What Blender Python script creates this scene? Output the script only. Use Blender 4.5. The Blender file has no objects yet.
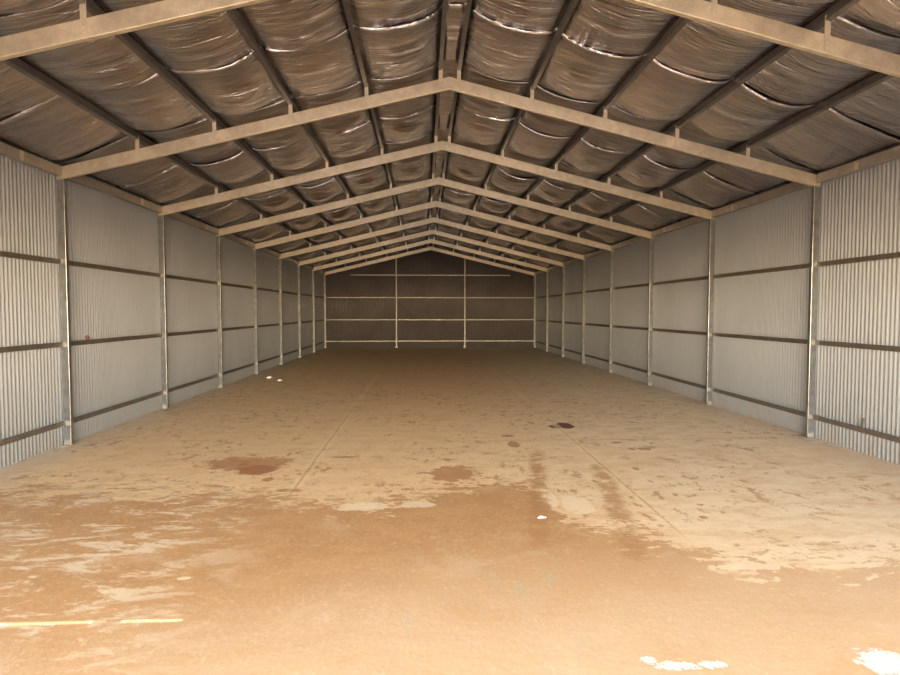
import bpy, bmesh, math, random
from mathutils import Vector, noise
random.seed(7)
R = math.radians
S = bpy.context.scene
COL = S.collection

# ------------------------------------------------------------------ dimensions (metres)
F0 = 5.13           # first frame whose rafters show
BAY = 3.0
FR = {i: F0 + BAY * i for i in range(-2, 9)}
FR[0] = F0 - 0.04
A_IN = 5.15         # inner face of the posts
A_OUT = 5.25        # inner face of cladding
YF = -3.87          # front wall
YB = FR[8] + 0.13   # back wall
RD = 0.165          # rafter depth, vertical
CL = 0.115          # cleat height above rafter
PD = 0.10           # purlin depth
def rt(x):          # top of rafter
    return 3.744 + (5.177 - abs(x)) * (5.007 - 3.744) / 5.177
SL = math.atan((5.007 - 3.744) / 5.177)
GIRT_Z = (0.30, 1.37, 2.48)
PUR = [0.125, 1.13, 2.15, 3.165, 4.18]

# ------------------------------------------------------------------ node helper
class NT:
    def __init__(s, name):
        s.m = bpy.data.materials.new(name); s.m.use_nodes = True
        s.t = s.m.node_tree; s.b = s.t.nodes['Principled BSDF']
    def n(s, typ, **kw):
        nd = s.t.nodes.new(typ)
        for k, v in kw.items(): setattr(nd, k, v)
        return nd
    def l(s, a, b): s.t.links.new(a, b)
    def put(s, sock, v):
        if hasattr(v, 'default_value') or hasattr(v, 'is_linked'): s.l(v, sock)
        else: sock.default_value = v
    def math(s, op, a, b=0.0, c=None, clamp=False):
        nd = s.n('ShaderNodeMath', operation=op, use_clamp=clamp)
        s.put(nd.inputs[0], a); s.put(nd.inputs[1], b)
        if c is not None: s.put(nd.inputs[2], c)
        return nd.outputs[0]
    def step(s, v, lo, hi):          # smoothstep lo..hi -> 0..1
        nd = s.n('ShaderNodeMapRange', interpolation_type='SMOOTHSTEP')
        s.put(nd.inputs[0], v); nd.inputs[1].default_value = lo; nd.inputs[2].default_value = hi
        return nd.outputs[0]
    def pos(s):
        return s.n('ShaderNodeNewGeometry').outputs['Position']
    def xyz(s, v):
        nd = s.n('ShaderNodeSeparateXYZ'); s.l(v, nd.inputs[0]); return nd.outputs
    def noise(s, scale, detail=4, rough=.55, vec=None, sc=(1, 1, 1), off=(0, 0, 0), dist=0.0):
        mp = s.n('ShaderNodeMapping'); mp.inputs['Scale'].default_value = sc; mp.inputs['Location'].default_value = off
        s.l(vec if vec is not None else s.pos(), mp.inputs[0])
        nd = s.n('ShaderNodeTexNoise'); nd.inputs['Scale'].default_value = scale
        nd.inputs['Detail'].default_value = detail; nd.inputs['Roughness'].default_value = rough
        nd.inputs['Distortion'].default_value = dist
        s.l(mp.outputs[0], nd.inputs['Vector']); return nd.outputs[0]
    def mix(s, f, a, b):
        nd = s.n('ShaderNodeMix', data_type='RGBA')
        s.put(nd.inputs[0], f)
        for k, v in ((6, a), (7, b)):
            if isinstance(v, tuple): nd.inputs[k].default_value = v + (1,)
            else: s.l(v, nd.inputs[k])
        return nd.outputs[2]
    def bump(s, h, strength, dist=.01):
        nd = s.n('ShaderNodeBump'); nd.inputs['Strength'].default_value = strength
        nd.inputs['Distance'].default_value = dist; s.l(h, nd.inputs['Height']); return nd.outputs[0]
    def base(s, col=None, rough=None, metal=None, normal=None, spec=None):
        b = s.b
        if col is not None:
            if isinstance(col, tuple): b.inputs['Base Color'].default_value = col + (1,)
            else: s.l(col, b.inputs['Base Color'])
        if rough is not None: s.put(b.inputs['Roughness'], rough)
        if metal is not None: b.inputs['Metallic'].default_value = metal
        if spec is not None: b.inputs['Specular IOR Level'].default_value = spec
        if normal is not None: s.l(normal, b.inputs['Normal'])
        return s.m

def mat_galv(name, c1, c2, metal, rough):
    t = NT(name)
    a = t.noise(9, 5, .6); c = t.noise(60, 2, .5)
    f = t.step(t.math('ADD', t.math('MULTIPLY', a, .7), t.math('MULTIPLY', c, .3)), .36, .64)
    return t.base(t.mix(f, c1, c2), rough, metal, t.bump(c, .05))
M = {}
M['galv'] = mat_galv('galvanised_steel', (.50, .42, .31), (.63, .53, .40), .6, .40)
M['cleat'] = mat_galv('bracket_steel', (.30, .285, .26), (.40, .38, .35), .45, .42)
M['strut'] = mat_galv('eave_strut_steel', (.29, .26, .23), (.38, .34, .30), .5, .42)
M['gable'] = mat_galv('gable_frame_steel', (.50, .46, .43), (.58, .54, .50), .25, .5)
M['girt'] = mat_galv('dull_girt_steel', (.20, .165, .14), (.25, .21, .18), .55, .42)
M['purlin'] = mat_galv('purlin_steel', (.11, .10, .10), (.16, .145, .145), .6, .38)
M['post'] = mat_galv('post_steel', (.25, .25, .25), (.36, .36, .36), .75, .28)

t = NT('painted_corrugated_sheet')
a = t.noise(1.1, 4, .6, sc=(1, 1, .5)); d = t.noise(7, 5, .65, sc=(1, 1, .25))
z = t.xyz(t.pos())[2]
splash = t.math('MULTIPLY', t.step(z, .28, .0), t.step(d, .42, .62))
c = t.mix(t.step(a, .3, .7), (.50, .52, .545), (.545, .565, .595))
c = t.mix(t.math('MULTIPLY', splash, .35), c, (.55, .40, .26))
M['sheet'] = t.base(c, .42, 0, spec=.45)

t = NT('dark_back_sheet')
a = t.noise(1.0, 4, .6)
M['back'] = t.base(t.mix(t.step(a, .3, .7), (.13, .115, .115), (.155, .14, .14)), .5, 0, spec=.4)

t = NT('reflective_foil')
p = t.pos()
w1 = t.noise(1.0, 6, .66, sc=(.4, 8, 3), dist=.4)
w2 = t.noise(1.0, 5, .65, sc=(.8, 30, 6), off=(3, 1, 2), dist=.5)
w3 = t.noise(5.5, 5, .6, dist=1.2)
w4 = t.noise(1.0, 5, .62, sc=(2.4, 2.0, 2.4), off=(9, 0, 3), dist=.8)
h = t.math('ADD', t.math('MULTIPLY', w1, 1.0), t.math('MULTIPLY', w2, .45))
crease = t.math('SUBTRACT', 1.0, t.math('MULTIPLY', t.math('ABSOLUTE', t.math('SUBTRACT', t.noise(1.0, 3, .6, sc=(.5, 7, 3), off=(7, 2, 5), dist=.8), .5)), 16), clamp=True)
h = t.math('ADD', h, t.math('MULTIPLY', crease, .22))
h = t.math('ADD', h, t.math('MULTIPLY', w3, .04))
h = t.math('ADD', h, t.math('MULTIPLY', w4, .05))
dust = t.step(t.noise(1.3, 5, .65, off=(4, 4, 4)), .35, .7)
c = t.mix(dust, (.37, .355, .385), (.41, .365, .345))
rg = t.math('ADD', .09, t.math('MULTIPLY', dust, .13))
M['foil'] = t.base(c, rg, .97, t.bump(h, .8, .035))

t = NT('roof_sheet'); M['roof'] = t.base((.45, .45, .45), .5, .3)
t = NT('white_scrap'); M['scrap'] = t.base((.82, .80, .76), .6, 0)
t = NT('dried_mud'); M['mud'] = t.base((.20, .11, .07), .9, 0)
t = NT('bolt_zinc'); M['bolt'] = t.base((.5, .48, .45), .35, .8)
t = NT('outside_dirt')
a = t.noise(.6, 5, .6)
M['dirt'] = t.base(t.mix(a, (.38, .27, .17), (.44, .33, .21)), .9, 0)

# ---- slab with its dust
def floor_mat():
    t = NT('dusty_concrete_slab')
    p = t.pos(); X, Y, _ = t.xyz(p)
    fine = t.noise(26, 5, .65); med = t.noise(3.4, 8, .74, sc=(.8, 1.25, 1), off=(2, 7, 0), dist=.4)
    big = t.noise(.55, 5, .6, off=(5, 3, 0)); tiny = t.noise(90, 3, .6)
    # concrete under thin dust: paler and greyer to the right, browner down the middle aisle
    side = t.step(X, -.8, 3.6)
    thin = t.mix(side, (.84, .61, .34), (.86, .73, .53))
    aisle = t.math('MULTIPLY', t.step(t.math('ABSOLUTE', t.math('ADD', X, .2)), 3.4, .9), t.step(Y, 7.0, 15.0))
    thin = t.mix(t.math('MULTIPLY', aisle, .55), thin, (.78, .46, .23))
    edge = t.step(t.math('ABSOLUTE', X), 4.45, 5.1)
    thin = t.mix(t.math('MULTIPLY', edge, .6), thin, (.66, .60, .54))
    mott = t.step(med, .40, .66)
    thin = t.mix(t.math('MULTIPLY', mott, .7), thin, (.68, .44, .23))
    thin = t.mix(t.math('MULTIPLY', t.step(fine, .38, .66), .35), thin, (.92, .77, .55))
    thin = t.mix(t.math('MULTIPLY', t.step(big, .52, .75), .45), thin, (.74, .46, .24))
    # brown drips and footmarks
    sp = t.noise(3.2, 6, .72, sc=(1.0, .85, 1), off=(11, 5, 0), dist=.5)
    spots = t.step(sp, .595, .635)
    sp2 = t.noise(7.0, 6, .70, sc=(1.0, .75, 1), off=(1, 9, 0), dist=.4)
    dens = t.step(t.noise(.7, 3, .5, off=(8, 8, 0)), .44, .60)
    spots2 = t.math('MULTIPLY', t.step(sp2, .56, .60), dens)
    sp_all = t.math('MAXIMUM', t.math('MULTIPLY', spots, .5), t.math('MULTIPLY', spots2, .72))
    sp_all = t.math('MULTIPLY', sp_all, t.step(Y, 24, 14))
    thin = t.mix(sp_all, thin, (.42, .195, .08))

    # thick washed-in dust in front, its edge read along X
    fc = t.n('ShaderNodeFloatCurve'); mr = t.n('ShaderNodeMapRange')
    t.l(X, mr.inputs[0]); mr.inputs[1].default_value = -6; mr.inputs[2].default_value = 6
    t.l(mr.outputs[0], fc.inputs['Value'])
    pts = [(-6, 6.0), (-4.9, 6.1), (-3.5, 6.0), (-2.2, 5.9), (-1.25, 5.5), (-.5, 5.7), (.1, 6.1), (.62, 6.15), (.85, 5.2),
           (1.4, 4.6), (1.95, 4.12), (2.6, 4.08), (3.3, 4.1), (6, 4.2)]
    cv = fc.mapping.curves[0]
    cv.points[0].location = ((pts[0][0] + 6) / 12, pts[0][1] / 10); cv.points[1].location = ((pts[-1][0] + 6) / 12, pts[-1][1] / 10)
    for x, y in pts[1:-1]: cv.points.new((x + 6) / 12, y / 10)
    fc.mapping.update()
    edgeY = t.math('MULTIPLY', fc.outputs[0], 10)
    n1 = t.noise(2.3, 9, .74, sc=(.8, 1.3, 1), off=(3, 0, 0), dist=.5)
    dd = t.math('SUBTRACT', edgeY, Y)
    dd = t.math('ADD', dd, t.math('MULTIPLY', t.math('SUBTRACT', n1, .5), 3.4))
    dd = t.math('ADD', dd, t.math('MULTIPLY', t.math('SUBTRACT', t.noise(8, 6, .7, sc=(.7, 1.4, 1), off=(1, 6, 0)), .5), 2.6))
    thick = t.step(dd, -.10, .16)
    # colour of the thick dust: dark damp band by its edge, peach towards the door
    damp = t.math('ADD', Y, t.math('MULTIPLY', t.math('SUBTRACT', big, .5), 1.2))
    damp = t.math('ADD', damp, t.math('MULTIPLY', X, -.28))
    dcol = t.mix(t.step(damp, 2.9, 4.75), (.62, .44, .27), (.49, .275, .12))
    dcol = t.mix(t.math('MULTIPLY', t.step(med, .42, .62), .28), dcol, (.64, .41, .20))
    dcol = t.mix(t.math('MULTIPLY', t.step(fine, .48, .70), .22), dcol, (.80, .66, .44))
    blot = t.noise(1.5, 8, .72, sc=(.8, 1.2, 1), off=(9, 4, 0), dist=.8)
    dcol = t.mix(t.math('MULTIPLY', t.step(blot, .50, .60), .35), dcol, (.56, .33, .16))
    dcol = t.mix(t.math('MULTIPLY', t.step(blot, .46, .36), .30), dcol, (.70, .54, .36))
    spk = t.noise(16, 4, .7, sc=(1, .8, 1), off=(2, 2, 0), dist=1.5)
    dcol = t.mix(t.math('MULTIPLY', t.step(spk, .60, .66), .30), dcol, (.78, .64, .46))
    # rinsed bare patches inside it, on the left and by the door
    rn = t.noise(2.0, 8, .70, sc=(.85, 1.9, 1), off=(6.3, 2.2, 0), dist=.6)
    lf = t.step(X, -1.25, -2.6)
    rn = t.math('ADD', rn, t.math('MULTIPLY', t.math('SUBTRACT', t.noise(15, 6, .75, sc=(.6, 1.3, 1)), .5), .30))
    rinse = t.math('MULTIPLY', t.step(rn, .50, .60), lf)
    col = t.mix(thick, thin, dcol)
    col = t.mix(t.math('MULTIPLY', t.math('MULTIPLY', rinse, thick), .85), col, (.78, .66, .48))
    def blob(cx, cy, rx, ry, ns, amp, lo=1.0, hi=.8, off=(0, 0, 0)):
        dx = t.math('DIVIDE', t.math('SUBTRACT', X, cx), rx); dy = t.math('DIVIDE', t.math('SUBTRACT', Y, cy), ry)
        r = t.math('SQRT', t.math('ADD', t.math('MULTIPLY', dx, dx), t.math('MULTIPLY', dy, dy)))
        r = t.math('ADD', r, t.math('MULTIPLY', t.math('SUBTRACT', t.noise(ns * 1.7, 7, .72, off=off), .5), amp * 1.5))
        return t.step(r, lo, hi)
    white = None
    for a in ((2.02, 2.86, .14, .13, 9, 1.6), (2.2, 2.78, .22, .09, 9, 1.6), (.93, 2.88, .13, .035, 14, 2.8), (.80, 2.93, .05, .03, 14, 2.6), (1.12, 2.88, .10, .03, 14, 2.8)):
        b = blob(*a); white = b if white is None else t.math('MAXIMUM', white, b)
    col = t.mix(white, col, (.80, .78, .74))
    pale = None
    for a in ((.86, 5.62, .07, .33, 7, .8), (1.08, 5.4, .16, .3, 6, 1.2), (-.95, 5.42, .26, .13, 6, 1.2), (-.42, 5.45, .18, .1, 6, 1.2), (1.95, 4.0, .34, .06, 8, 1.6), (2.6, 3.98, .25, .04, 8, 1.6),
              (-2.0, 4.0, .05, .03, 8, 1.2)):
        b = blob(*a); pale = b if pale is None else t.math('MAXIMUM', pale, b)
    col = t.mix(t.math('MULTIPLY', pale, .75), col, (.88, .74, .53))
    # wheel marks out of the wet dust
    ang = t.math('SUBTRACT', X, t.math('MULTIPLY', t.math('SUBTRACT', Y, 5.2), .19))
    def track(x0, w, y0, y1):
        wob = t.math('MULTIPLY', t.math('SUBTRACT', t.noise(6, 6, .75, off=(x0, 5, 0)), .5), .22)
        m = t.step(t.math('ABSOLUTE', t.math('SUBTRACT', t.math('ADD', ang, wob), x0)), w * 1.15, w * .3)
        m = t.math('MULTIPLY', m, t.math('MULTIPLY', t.step(Y, y0 - .3, y0), t.step(Y, y1 + .5, y1)))
        return m
    wv = t.n('ShaderNodeTexWave', wave_type='BANDS', bands_direction='Y'); wv.inputs['Scale'].default_value = 7; wv.inputs['Distortion'].default_value = 3
    t.l(p, wv.inputs[0])
    tr = t.math('MAXIMUM', track(.68, .12, 4.6, 7.2), track(1.40, .13, 4.3, 6.6))
    tr = t.math('MULTIPLY', tr, t.math('ADD', .45, t.math('MULTIPLY', wv.outputs[1], .4)))
    tr = t.math('MULTIPLY', tr, t.math('MULTIPLY', t.step(t.noise(5, 7, .75, off=(3, 3, 0)), .37, .54), 1.15))
    col = t.mix(tr, col, (.44, .235, .10))
    smear = t.math('MULTIPLY', t.step(t.noise(5.0, 6, .7, sc=(1.4, .5, 1), off=(4, 4, 0), dist=1.0), .56, .66),
                   t.math('MULTIPLY', t.step(t.math('ABSOLUTE', t.math('SUBTRACT', X, .1)), 1.1, .3), t.step(Y, 5.2, 3.8)))
    col = t.mix(t.math('MULTIPLY', smear, .5), col, (.50, .47, .33))
    # rust-brown stain on the left, oil spot on the right
    st = blob(-2.48, 7.05, .62, .36, 3.4, 1.5, 1.0, .65, (3, 1, 0)); st2 = blob(-2.28, 6.75, .26, .24, 4, 1.0)
    col = t.mix(t.math('MULTIPLY', t.math('MAXIMUM', t.math('MULTIPLY', st, .75), st2), .85), col, (.36, .125, .045))
    oil = t.math('MAXIMUM', blob(1.88, 9.16, .15, .27, 5, .8), blob(1.70, 9.1, .10, .15, 5, .6))
    col = t.mix(t.math('MULTIPLY', oil, .95), col, (.13, .04, .03))
    rd = None
    for a in ((2.55, 7.56, .10, .09, 8, .8), (2.38, 7.56, .05, .08, 8, .8), (2.3, 7.95, .09, .06, 8, .8), (.86, 8.45, .10, .10, 7, 1.2), (.86, 7.9, .09, .2, 7, 1.4),
              (-1.75, 5.95, .16, .06, 8, 1.4), (-.05, 6.5, .3, .35, 5, 1.9), (2.08, 6.6, .04, .07, 8, .6), (-2.05, 6.35, .07, .09, 8, 1.2), (-1.35, 7.3, .2, .05, 6, 1.5), (2.1, 5.0, .04, .04, 8, .6)):
        b = blob(*a); rd = b if rd is None else t.math('MAXIMUM', rd, b)
    col = t.mix(t.math('MULTIPLY', rd, .7), col, (.40, .16, .055))
    # construction joints along the shed
    jn = t.math('MULTIPLY', t.math('SUBTRACT', t.noise(1.2, 2, .5), .5), .03)
    bumpj = None
    for jx in (-1.69, 1.74):
        dj = t.math('ABSOLUTE', t.math('SUBTRACT', t.math('ADD', X, jn), jx))
        gate = t.math('MULTIPLY', t.step(Y, *((5.3, 6.2) if jx < 0 else (4.3, 5.0))), t.step(Y, 24, 13))
        palej = t.math('MULTIPLY', t.step(dj, .075, .045), t.math('MULTIPLY', gate, t.step(t.noise(4, 4, .6, off=(jx, 0, 0)), .38, .56)))
        col = t.mix(t.math('MULTIPLY', palej, .45), col, (.92, .74, .48))
        line = t.math('MULTIPLY', t.step(dj, .016, .007), gate)
        line = t.math('MULTIPLY', line, t.step(Y, 12.5, 9.5))
        col = t.mix(t.math('MULTIPLY', t.math('MULTIPLY', line, t.step(fine, .38, .55)), .65), col, (.42, .23, .11))
        bumpj = line if bumpj is None else t.math('MAXIMUM', bumpj, line)
    for jy in (8.13, 14.13, 20.13):
        dj = t.math('ABSOLUTE', t.math('SUBTRACT', Y, jy))
        line = t.math('MULTIPLY', t.step(dj, .022, .010), t.step(X, -.5, 1.6))
        col = t.mix(t.math('MULTIPLY', line, .35), col, (.34, .20, .12))
    col = t.mix(t.math('MULTIPLY', t.step(tiny, .5, .7), .2), col, (.86, .74, .56))
    hh = t.math('ADD', t.math('MULTIPLY', med, .7), t.math('MULTIPLY', fine, .35))
    hh = t.math('SUBTRACT', hh, t.math('MULTIPLY', bumpj, .3))
    return t.base(col, t.math('ADD', .62, t.math('MULTIPLY', thick, -.08)), 0, t.bump(hh, .35, .015), spec=.35)
M['floor'] = floor_mat()

# ------------------------------------------------------------------ mesh helpers
def link(name, bm, mat, parent=None, smooth=False):
    me = bpy.data.meshes.new(name); bmesh.ops.recalc_face_normals(bm, faces=bm.faces); bm.to_mesh(me); bm.free()
    me.materials.append(mat)
    if smooth:
        for f in me.polygons: f.use_smooth = True
    o = bpy.data.objects.new(name, me); COL.objects.link(o)
    if parent is not None: o.parent = parent
    return o
def box(bm, x0, x1, y0, y1, z0, z1):
    g = bmesh.ops.create_cube(bm, size=1)
    for v in g['verts']:
        v.co = Vector(((x0 + x1) / 2 + v.co.x * (x1 - x0), (y0 + y1) / 2 + v.co.y * (y1 - y0), (z0 + z1) / 2 + v.co.z * (z1 - z0)))
def cprof(D, F, t=.003, lip=.014, r=.005):
    """closed C outline in (w, f): web on f=0 for w 0..D, flanges to +f"""
    return [(0, r), (r * .3, r * .3), (r, 0), (D - r, 0), (D - r * .3, r * .3), (D, r), (D, F), (D - lip, F), (D - lip, F - t), (D - t, F - t),
            (D - t, t), (t, t), (t, F - t), (lip, F - t), (lip, F), (0, F)]
def extr(bm, prof, p0, p1, wv, fv):
    p0, p1, wv, fv = map(Vector, (p0, p1, wv, fv))
    a = [bm.verts.new(p0 + wv * w + fv * f) for w, f in prof]; b = [bm.verts.new(p1 + wv * w + fv * f) for w, f in prof]
    n = len(prof)
    for i in range(n): bm.faces.new((a[i], a[(i + 1) % n], b[(i + 1) % n], b[i]))
    bm.faces.new(a); bm.faces.new(b[::-1])
def struct(o): o['kind'] = 'structure'; return o
def tag(o, label, cat, group=None):
    o['label'] = label; o['category'] = cat
    if group: o['group'] = group
    return o
def empty(name, loc):
    o = bpy.data.objects.new(name, None); COL.objects.link(o); o.location = loc; o.empty_display_size = .2; return o
def bolt(bm, c, ax, r=.011, h=.009):
    c = Vector(c); ax = Vector(ax); u = ax.orthogonal().normalized(); w = ax.cross(u)
    a = [bm.verts.new(c + (u * math.cos(k * PI3) + w * math.sin(k * PI3)) * r) for k in range(6)]
    b = [bm.verts.new(v.co + ax * h) for v in a]
    for k in range(6): bm.faces.new((a[k], a[(k + 1) % 6], b[(k + 1) % 6], b[k]))
    bm.faces.new(a[::-1]); bm.faces.new(b)
PI3 = math.pi / 3

# ------------------------------------------------------------------ the shell
bm = bmesh.new(); box(bm, -5.36, 5.36, YF - .05, YB + .1, -.15, 0); struct(link('floor', bm, M['floor']))
bm = bmesh.new()
box(bm, -60, 60, -60, YF - .05, -.22, -.02); struct(link('ground', bm, M['dirt']))

def corrugated(bm, along, fixed, a0, a1, zfun, outward, z0=0.0, pitch=.068, amp=.005, seg=6):
    """wavy sheet running along x or y at the fixed coordinate, wave crests towards the inside"""
    n = int((a1 - a0) / pitch * seg); low = []; high = []
    for i in range(n + 1):
        a = a0 + (a1 - a0) * i / n
        w = math.cos((a - a0) / pitch * 2 * math.pi)
        w = (abs(w) ** .75) * (1 if w > 0 else -1)
        q = fixed + outward * (amp - amp * w)
        if along == 'y': lo, hi = (q, a, z0), (q, a, zfun(a))
        else: lo, hi = (a, q, z0), (a, q, zfun(a))
        low.append(bm.verts.new(lo)); high.append(bm.verts.new(hi))
    for i in range(n): bm.faces.new((low[i], low[i + 1], high[i + 1], high[i]))
WT = rt(A_OUT) + CL + PD + .03
for side, name in ((-1, 'wall_left'), (1, 'wall_right')):
    bm = bmesh.new(); corrugated(bm, 'y', side * A_OUT, YF, YB + .02, lambda a: WT, side)
    o = struct(link(name, bm, M['sheet'], smooth=True))
    md = o.modifiers.new('sheet', 'SOLIDIFY'); md.thickness = .004; md.offset = 0
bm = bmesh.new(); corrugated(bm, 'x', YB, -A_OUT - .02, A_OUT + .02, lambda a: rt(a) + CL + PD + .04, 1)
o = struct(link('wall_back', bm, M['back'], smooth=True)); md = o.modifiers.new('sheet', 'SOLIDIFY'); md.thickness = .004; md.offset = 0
# roof sheeting over purlins and blankets
bm = bmesh.new()
for s in (-1, 1):
    zo = CL + PD + .03
    v = [(0, YF - .1, rt(0) + zo), (s * 5.40, YF - .1, rt(5.40) + zo), (s * 5.40, YB + .12, rt(5.40) + zo), (0, YB + .12, rt(0) + zo)]
    lo = [bm.verts.new(c) for c in v]; hi = [bm.verts.new((c[0], c[1], c[2] + .03)) for c in v]
    bm.faces.new(lo); bm.faces.new(hi)
    for i in range(4): bm.faces.new((lo[i], lo[(i + 1) % 4], hi[(i + 1) % 4], hi[i]))
struct(link('ceiling', bm, M['roof']))
# front wall behind the camera: a wide doorway and a narrow gap over the door head
DX0, DX1, DH = -4.9, 4.6, 3.35
SUN_EL = R(29)
ZS = (3.45 - YF) * math.tan(SUN_EL) + .03
bm = bmesh.new()
def wallpoly(x0, x1, z0, z1=None):
    """vertical strip; z1 None = up to the roof"""
    top = lambda x: (rt(x) + CL + PD + .03) if z1 is None else z1
    xs = [x0] + ([0] if (x0 < 0 < x1 and z1 is None) else []) + [x1]
    f = [bm.verts.new((x, YF, z0)) for x in xs]; g = [bm.verts.new((x, YF, top(x))) for x in xs[::-1]]
    fb = [bm.verts.new((x, YF - .006, z0)) for x in xs]; gb = [bm.verts.new((x, YF - .006, top(x))) for x in xs[::-1]]
    A = f + g; B = fb + gb
    bm.faces.new(A); bm.faces.new(B[::-1])
    for i in range(len(A)): bm.faces.new((A[i], A[(i + 1) % len(A)], B[(i + 1) % len(A)], B[i]))
wallpoly(-5.3, DX0, 0, DH); wallpoly(DX1, 5.3, 0, DH)
wallpoly(-5.3, 5.3, DH, ZS - .045)
wallpoly(-5.3, -3.35, ZS - .045, None)
wallpoly(-3.35, -2.31, ZS - .021, None); wallpoly(-3.35, -2.68, ZS - .045, ZS - .040)
wallpoly(-2.31, -2.14, ZS - .045, None)
wallpoly(-2.14, -1.79, ZS - .021, None)
wallpoly(-1.79, 5.3, ZS - .045, None)
wallpoly(-3.35, -1.79, ZS - .045, ZS - .038)
struct(link('wall_front', bm, M['sheet']))

# ------------------------------------------------------------------ portal frames
ordn = {-2: 'behind the camera near the doorway', -1: 'just ahead of the camera, above the picture', 0: 'first in view, only its rafters showing', 1: 'second in view, first with both posts showing', 2: 'third in view from the camera', 3: 'fourth in view from the camera',
        4: 'fifth in view from the camera', 5: 'sixth in view from the camera', 6: 'third from the back wall', 7: 'second from the back wall', 8: 'standing against the dark back wall'}
def rafter_mb(s, y, D):
    bm = bmesh.new()
    xo = s * 5.245
    extr(bm, cprof(D, .052), (0, y, rt(0) - D), (xo, y, rt(xo) - D), (0, 0, 1), (0, 1, 0)); return bm
for i, y in FR.items():
    root = empty('portal_frame', (0, y, 0))
    tag(root, 'galvanised steel portal frame, ' + ordn[i], 'steel frame', 'steel portal frames spanning the shed')
    for s in (-1, 1):
        # post
        bm = bmesh.new()
        x0 = s * A_IN; wv = (s, 0, 0)
        extr(bm, cprof(A_OUT - A_IN - .004, .055), (x0, .002, 0), (x0, .002, rt(5.2) - .004), wv, (0, 1, 0))
        c = link('post', bm, M['post'], root)
        bm = bmesh.new()
        box(bm, min(x0, x0 + s * .09) - .004, max(x0, x0 + s * .09) + .004, -.006, .0005, 0, .07)
        box(bm, min(x0, x0 + s * .09) - .004, max(x0, x0 + s * .09) + .004, -.07, .0, 0, .006)
        bolt(bm, (x0 + s * .03, -.006, .045), (0, -1, 0)); bolt(bm, (x0 + s * .065, -.006, .045), (0, -1, 0))
        link('base_bracket', bm, M['cleat'], c)
        for gz in GIRT_Z:
            bm = bmesh.new()
            xa, xb = sorted((x0 + s * .012, x0 + s * .092))
            box(bm, xa, xb, -.006, .0005, gz - .035, gz + .035); box(bm, xa, xb, -.07, .0, gz - .037, gz - .032)
            bolt(bm, (x0 + s * .035, -.006, gz + .012), (0, -1, 0), .008); bolt(bm, (x0 + s * .07, -.006, gz + .012), (0, -1, 0), .008)
            link('girt_cleat', bm, M['cleat'], c)
        # rafter
        bm = rafter_mb(s, 0, RD); r = link('rafter', bm, M['galv'], root)
        for px in PUR:
            X = s * px; bm = bmesh.new()
            xa, xb = X - .026, X + .026
            box(bm, xa, xb, -.005, -.0005, rt(X) - RD + .03, rt(X) + CL + .05)
            bolt(bm, (X, -.005, rt(X) - .05), (0, -1, 0), .009); bolt(bm, (X, -.005, rt(X) - .10), (0, -1, 0), .009)
            link('purlin_cleat', bm, M['galv'], r)
    # apex plate on the far side of the web, knee plates
    bm = bmesh.new()
    pts = [(-.28, rt(.28) - RD + .015), (0, rt(0) - RD + .015), (.28, rt(.28) - RD + .015), (.28, rt(.28) - .015), (0, rt(0) - .015), (-.28, rt(.28) - .015)]
    a = [bm.verts.new((x, .0035, z)) for x, z in pts]; b = [bm.verts.new((x, .0085, z)) for x, z in pts]
    bm.faces.new(a); bm.faces.new(b[::-1])
    for k in range(6): bm.faces.new((a[k], a[(k + 1) % 6], b[(k + 1) % 6], b[k]))
    for bx in (-.2, -.1, .1, .2): bolt(bm, (bx, .0005, rt(bx) - RD / 2), (0, -1, 0), .009, .006)
    box(bm, -.0025, .0025, -.004, .004, rt(0) - RD + .004, rt(0) - .004)
    link('apex_plate', bm, M['galv'], root)

# ------------------------------------------------------------------ bays: girts, eave struts, purlins
bayw = {-3: 'in the doorway bay', -2: 'in the bay over the camera', -1: 'in the bay nearest the camera', 0: 'between first and second frames in view', 1: 'between second and third frames in view',
        2: 'between third and fourth frames in view', 3: 'between fourth and fifth frames in view', 4: 'between fifth and sixth frames in view',
        5: 'between sixth and seventh frames in view', 6: 'in the last bay but one', 7: 'in the last bay'}
def bay(j):
    y0 = YF + .012 if j == -3 else FR[j] + .004
    y1 = FR[j + 1] - .008
    return y0, y1
girt_name = {0: 'bottom', 1: 'middle', 2: 'top'}
cache = {}
def girt_mesh(L):
    k = ('g', round(L, 3))
    if k not in cache:
        bm = bmesh.new(); extr(bm, cprof(.064, .032, .002, .010, .004), (0, 0, -.032), (0, L, -.032), (0, 0, 1), (1, 0, 0))
        for yy in (.05, L - .05): bolt(bm, (0, yy, 0), (-1, 0, 0), .007, .005)
        me = bpy.data.meshes.new('wall_girt'); bmesh.ops.recalc_face_normals(bm, faces=bm.faces); bm.to_mesh(me); bm.free(); me.materials.append(M['girt']); cache[k] = me
    return cache[k]
def pur_mesh(L, s):
    k = ('p', round(L, 3), s)
    if k not in cache:
        bm = bmesh.new(); extr(bm, cprof(PD, .05, .002, .014, .004), (-.025 * s, 0, 0), (-.025 * s, L, 0), (0, 0, 1), (s, 0, 0))
        me = bpy.data.meshes.new('roof_purlin'); bmesh.ops.recalc_face_normals(bm, faces=bm.faces); bm.to_mesh(me); bm.free(); me.materials.append(M['purlin']); cache[k] = me
    return cache[k]
row_n = ['topmost', 'second', 'third', 'fourth', 'fifth']
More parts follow.
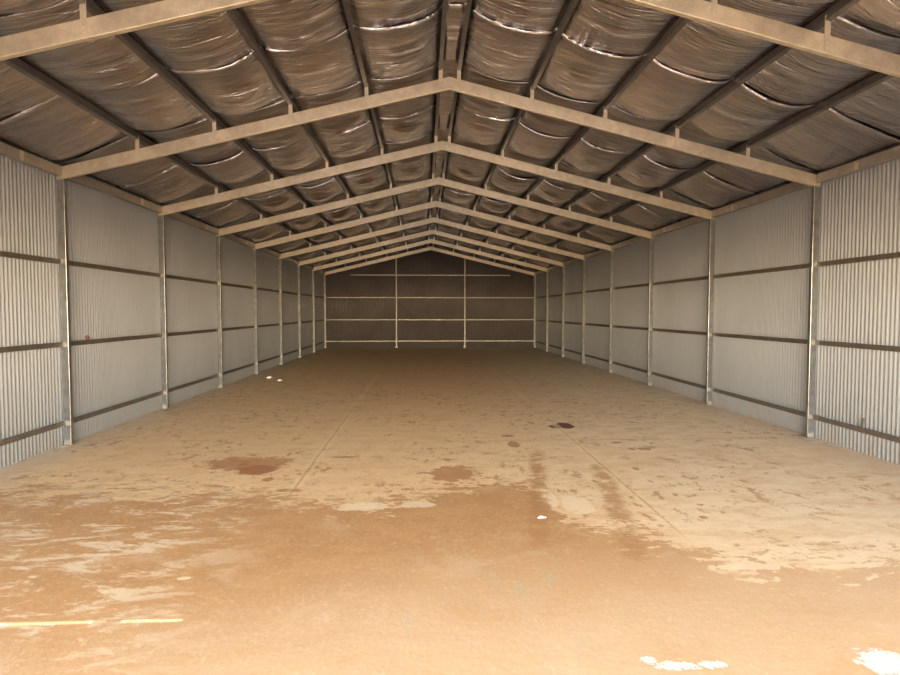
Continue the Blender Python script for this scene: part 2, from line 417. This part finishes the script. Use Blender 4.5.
for j in range(-3, 8):
    y0, y1 = bay(j)
    for s in (-1, 1):
        sn = 'left' if s < 0 else 'right'
        for k, gz in enumerate(GIRT_Z):
            o = bpy.data.objects.new('wall_girt', girt_mesh(y1 - y0)); COL.objects.link(o)
            o.location = (s * (A_OUT - .036), y0, gz)
            if s < 0:
                o.rotation_euler.z = math.pi; o.location.y = y1
            tag(o, '%s dark steel girt on %s wall, %s' % (girt_name[k], sn, bayw[j]), 'girt', 'horizontal girts on the side walls')
        # eave strut
        bm = bmesh.new()
        e = empty('eave_strut', (0, y0 + .055, 0)); L = y1 - y0 - .056; zt = rt(A_IN) + .0
        extr(bm, cprof(.125, .07, .003, .015, .005), (s * (A_IN + .018), 0, zt - .13), (s * (A_IN + .018), L, zt - .13), (0, 0, 1), (s, 0, 0))
        link('channel', bm, M['strut'], e)
        bm = bmesh.new(); ym = L * .74
        box(bm, *sorted((s * (A_IN + .012), s * (A_IN + .0178))), ym - .03, ym + .03, zt - .125, zt - .01)
        bolt(bm, (s * (A_IN + .012), ym, zt - .04), (-s, 0, 0), .008); bolt(bm, (s * (A_IN + .012), ym, zt - .095), (-s, 0, 0), .008)
        link('splice_plate', bm, M['galv'], e)
        tag(e, 'steel eave strut atop the %s wall, %s' % (sn, bayw[j]), 'eave strut', 'eave struts along both walls')
        for k, px in enumerate(PUR):
            o = bpy.data.objects.new('roof_purlin', pur_mesh(y1 - y0, s)); COL.objects.link(o)
            o.location = (s * px, y0, rt(px) + CL); o.rotation_euler.y = s * SL
            tag(o, '%s purlin down from ridge, %s slope, %s' % (row_n[k], sn, bayw[j]), 'purlin', 'roof purlins under the foil')

# ------------------------------------------------------------------ foil blankets sagging between the purlins
GX = sorted([-A_OUT + .01] + [-p for p in PUR] + PUR + [A_OUT - .01])
def sstep(a, b, x):
    q = min(1, max(0, (x - a) / (b - a))); return q * q * (3 - 2 * q)
def foil_drop(x, yl, j, half):
    """downward sag below the purlin tops; yl = 0..1 along the bay"""
    for k in range(len(GX) - 1):
        if GX[k] <= x <= GX[k + 1]: break
    w = GX[k + 1] - GX[k]; t = (x - GX[k]) / w
    hump = 4 * t * (1 - t); hump = hump ** .8 if hump > 0 else 0
    amp = .17 * min(1, w / 1.0) ** 1.4
    if k in (0, len(GX) - 2): amp *= .6
    rnd = noise.noise(Vector((k * 3.7, j * 2.1 + half * .9, .5)))
    e1 = .02 * rnd
    if half == 0:
        L = .10 + .42 * sstep(.08, .50, yl)
    else:
        c = .87 + e1
        L = .52 - .40 * sstep(.5, .62, yl) + .95 * sstep(.62, c, yl) ** 1.15 - 1.22 * sstep(c + .02, .99, yl)
    z = hump * amp * (.46 + .62 * L)
    if w < .5: z += .075 * sstep(.6, .86, yl) * (half == 1) * hump - .075 * sstep(.9, .985, yl) * (half == 1) * hump
    z += hump * .034 * noise.noise(Vector((x * .9, (j + yl) * 5.5, 1.3 + half)))
    z += hump * .020 * noise.noise(Vector((x * 2.2 + 9, (j + yl) * 22, 4.3)))
    return z
def foil_top(x):
    z = rt(x) + CL + PD + .012; e = abs(x) - PUR[-1]
    if e > 0: z -= (CL + PD - .035) * (e / (A_OUT - PUR[-1])) ** 1.2
    return z
xs = []
for k in range(len(GX) - 1):
    n = 16 if GX[k + 1] - GX[k] > .5 else 6
    xs += [GX[k] + (GX[k + 1] - GX[k]) * q / n for q in range(n)]
xs.append(GX[-1])
for j in range(-3, 8):
    y0 = YF + .02 if j == -3 else FR[j]; y1 = FR[j + 1] if j < 7 else FR[8] - .012
    L = y1 - y0
    for half in (0, 1):
        v0, v1 = (0.0, .498) if half == 0 else (.502, .999)
        NY = 44; bm = bmesh.new(); grid = []
        for b in range(NY + 1):
            yl = v0 + (v1 - v0) * b / NY
            lip = .004 if half == 0 else .004 + .016 * sstep(.56, .502, yl)
            row = []
            for x in xs:
                hs = min(abs(x - g) for g in GX); hsm = min(1, hs / .12)
                row.append(bm.verts.new((x, y0 + L * yl, foil_top(x) - foil_drop(x, yl, j, half) - lip * hsm * max(.1, .7 + 1.6 * noise.noise(Vector((x * 1.1, j * 5.3, 7 + half)))))))
            if half == 1 and b == 0:
                grid.append([bm.verts.new((v.co.x, v.co.y, v.co.z + .03)) for v in row])
            grid.append(row)
        for b in range(len(grid) - 1):
            for a in range(len(xs) - 1): bm.faces.new((grid[b][a], grid[b][a + 1], grid[b + 1][a + 1], grid[b + 1][a]))
        o = link('foil_blanket', bm, M['foil'], smooth=True)
        me = o.data
        if me.polygons[0].normal.z > 0: me.flip_normals()
        md = o.modifiers.new('thick', 'SOLIDIFY'); md.thickness = .006; md.offset = -1
        tag(o, 'crinkled silver foil blanket, %s half of bay, %s' % ('near' if half == 0 else 'far', bayw[j]), 'insulation blanket', 'foil insulation blankets under the roof')

# ------------------------------------------------------------------ back wall posts and girts
PX = (-1.70, 1.70)
for s, X in zip((-1, 1), PX):
    e = empty('gable_post', (X, YB - .07, 0))
    bm = bmesh.new(); extr(bm, cprof(.06, .05), (-.03, 0, 0), (-.03, 0, rt(X) - RD - .004), (1, 0, 0), (0, 1, 0)); link('post', bm, M['gable'], e)
    bm = bmesh.new(); box(bm, -.05, .05, -.05, -.0005, 0, .008); box(bm, -.05, .05, -.006, -.0005, 0, .08); link('base_bracket', bm, M['gable'], e)
    tag(e, 'slender steel post on the back wall, %s of the two' % ('left' if s < 0 else 'right'), 'post', 'back wall posts')
spans = [(-A_IN + .0, PX[0] - .04, 'left'), (PX[0] + .04, PX[1] - .04, 'middle'), (PX[1] + .04, A_IN - .0, 'right')]
for k, gz in enumerate((.33, 1.39, 2.49, 3.60)):
    for a, b, nm in spans:
        if k == 3:   # top row stops under the raking rafter
            lim = 3.95
            a, b = max(a, -lim), min(b, lim)
        bm = bmesh.new(); L = b - a
        extr(bm, cprof(.046, .05, .002, .012, .004), (0, 0, -.023), (L, 0, -.023), (0, 0, 1), (0, 1, 0))
        o = link('gable_girt', bm, M['gable']); o.location = (a, YB - .062, gz)
        tag(o, '%s row pale girt on the back wall, %s bay' % (('bottom', 'second lowest', 'second highest', 'top')[k], nm), 'girt', 'girts across the back wall')

# ------------------------------------------------------------------ small litter
def scrap(name, x, y, pts, h, label, cat, mat):
    bm = bmesh.new()
    a = [bm.verts.new((px, py, .001)) for px, py in pts]; b = [bm.verts.new((px * .8, py * .8, .001 + h * (.5 + .5 * random.random()))) for px, py in pts]
    c = bm.verts.new((0, 0, h * 1.1)); n = len(pts)
    for i in range(n):
        bm.faces.new((a[i], a[(i + 1) % n], b[(i + 1) % n], b[i])); bm.faces.new((b[i], b[(i + 1) % n], c))
    bm.faces.new(a[::-1])
    o = link(name, bm, mat); o.location = (x, y, 0); tag(o, label, cat)
scrap('paper_scrap', -4.55, 16.1, [(-.06, -.05), (.05, -.06), (.07, .03), (0, .07), (-.07, .03)], .06, 'crumpled white scrap on the floor near the left wall, nearer the wall', 'litter', M['scrap'])
scrap('paper_scrap', -4.11, 15.45, [(-.05, -.05), (.05, -.03), (.05, .05), (-.03, .06)], .04, 'small white scrap on the floor near the left wall, farther from the wall', 'litter', M['scrap'])
scrap('paper_scrap', .67, 5.07, [(-.04, -.03), (.04, -.025), (.012, .02), (-.01, .025)], .012, 'tiny white scrap on wet dust at the end of the wheel mark', 'litter', M['scrap'])
def clump(x, y, z, r, label):
    bm = bmesh.new(); bmesh.ops.create_icosphere(bm, subdivisions=2, radius=r)
    for v in bm.verts:
        v.co *= 1 + .35 * noise.noise(v.co * 40); v.co.x *= .6
    o = link('mud_nest', bm, M['mud'], smooth=True); o.location = (x, y, z); tag(o, label, 'mud nest')
clump(-A_OUT + .020, 8.72, 1.435, .035, 'small brown clump on top of the middle girt of the left wall')
bm = bmesh.new(); box(bm, -.012, .012, -.008, .008, 0, .11); box(bm, -.016, .016, -.01, .01, -.012, .004)
o = link('steel_offcut', bm, M['girt']); o.location = (A_OUT - .022, 7.17, .345); tag(o, 'short dark upright strip above the bottom girt on the right wall', 'offcut')

# ------------------------------------------------------------------ light
w = bpy.data.worlds.new('sky'); S.world = w; w.use_nodes = True
sk = w.node_tree.nodes.new('ShaderNodeTexSky'); sk.sky_type = 'NISHITA'; sk.sun_disc = False
sk.sun_elevation = SUN_EL; sk.sun_rotation = R(180); sk.dust_density = 1.2; sk.ozone_density = 1.2; sk.air_density = 1.0
bg = w.node_tree.nodes['Background']; w.node_tree.links.new(sk.outputs[0], bg.inputs[0]); bg.inputs[1].default_value = 1.05
sl = bpy.data.lights.new('sun', 'SUN'); sl.energy = 6.2; sl.angle = R(.1); sl.color = (1, .96, .90)
so = bpy.data.objects.new('sun', sl); COL.objects.link(so); so.rotation_euler = (R(90) - SUN_EL, 0, 0)
so.location = (0, -20, 20)
d = Vector((0, math.cos(SUN_EL), -math.sin(SUN_EL))); so.rotation_euler = d.to_track_quat('-Z', 'Y').to_euler()
# portal in the doorway (guides sky sampling)
pl = bpy.data.lights.new('doorway_portal', 'AREA'); pl.shape = 'RECTANGLE'; pl.size = DX1 - DX0; pl.size_y = DH; pl.cycles.is_portal = True
po = bpy.data.objects.new('doorway_portal', pl); COL.objects.link(po); po.location = ((DX0 + DX1) / 2, YF - .02, DH / 2)
po.rotation_euler = Vector((0, 1, 0)).to_track_quat('-Z', 'Z').to_euler()

# ------------------------------------------------------------------ camera
cam = bpy.data.cameras.new('camera'); co = bpy.data.objects.new('camera', cam); COL.objects.link(co)
cam.sensor_width = 36; cam.lens = 586.9 / 900 * 36; cam.clip_start = .05; cam.clip_end = 300
co.location = (-.3676, 0, 1.8185); co.rotation_euler = (math.pi / 2 - .0449, 0, -.0454)
S.camera = co
S.view_settings.view_transform = 'Standard'; S.view_settings.look = 'None'; S.view_settings.gamma = 1
S.view_settings.use_curve_mapping = False; S.view_settings.exposure = 1.5
S.cycles.use_denoising = True
S.cycles.max_bounces = 14; S.cycles.diffuse_bounces = 10; S.cycles.glossy_bounces = 6
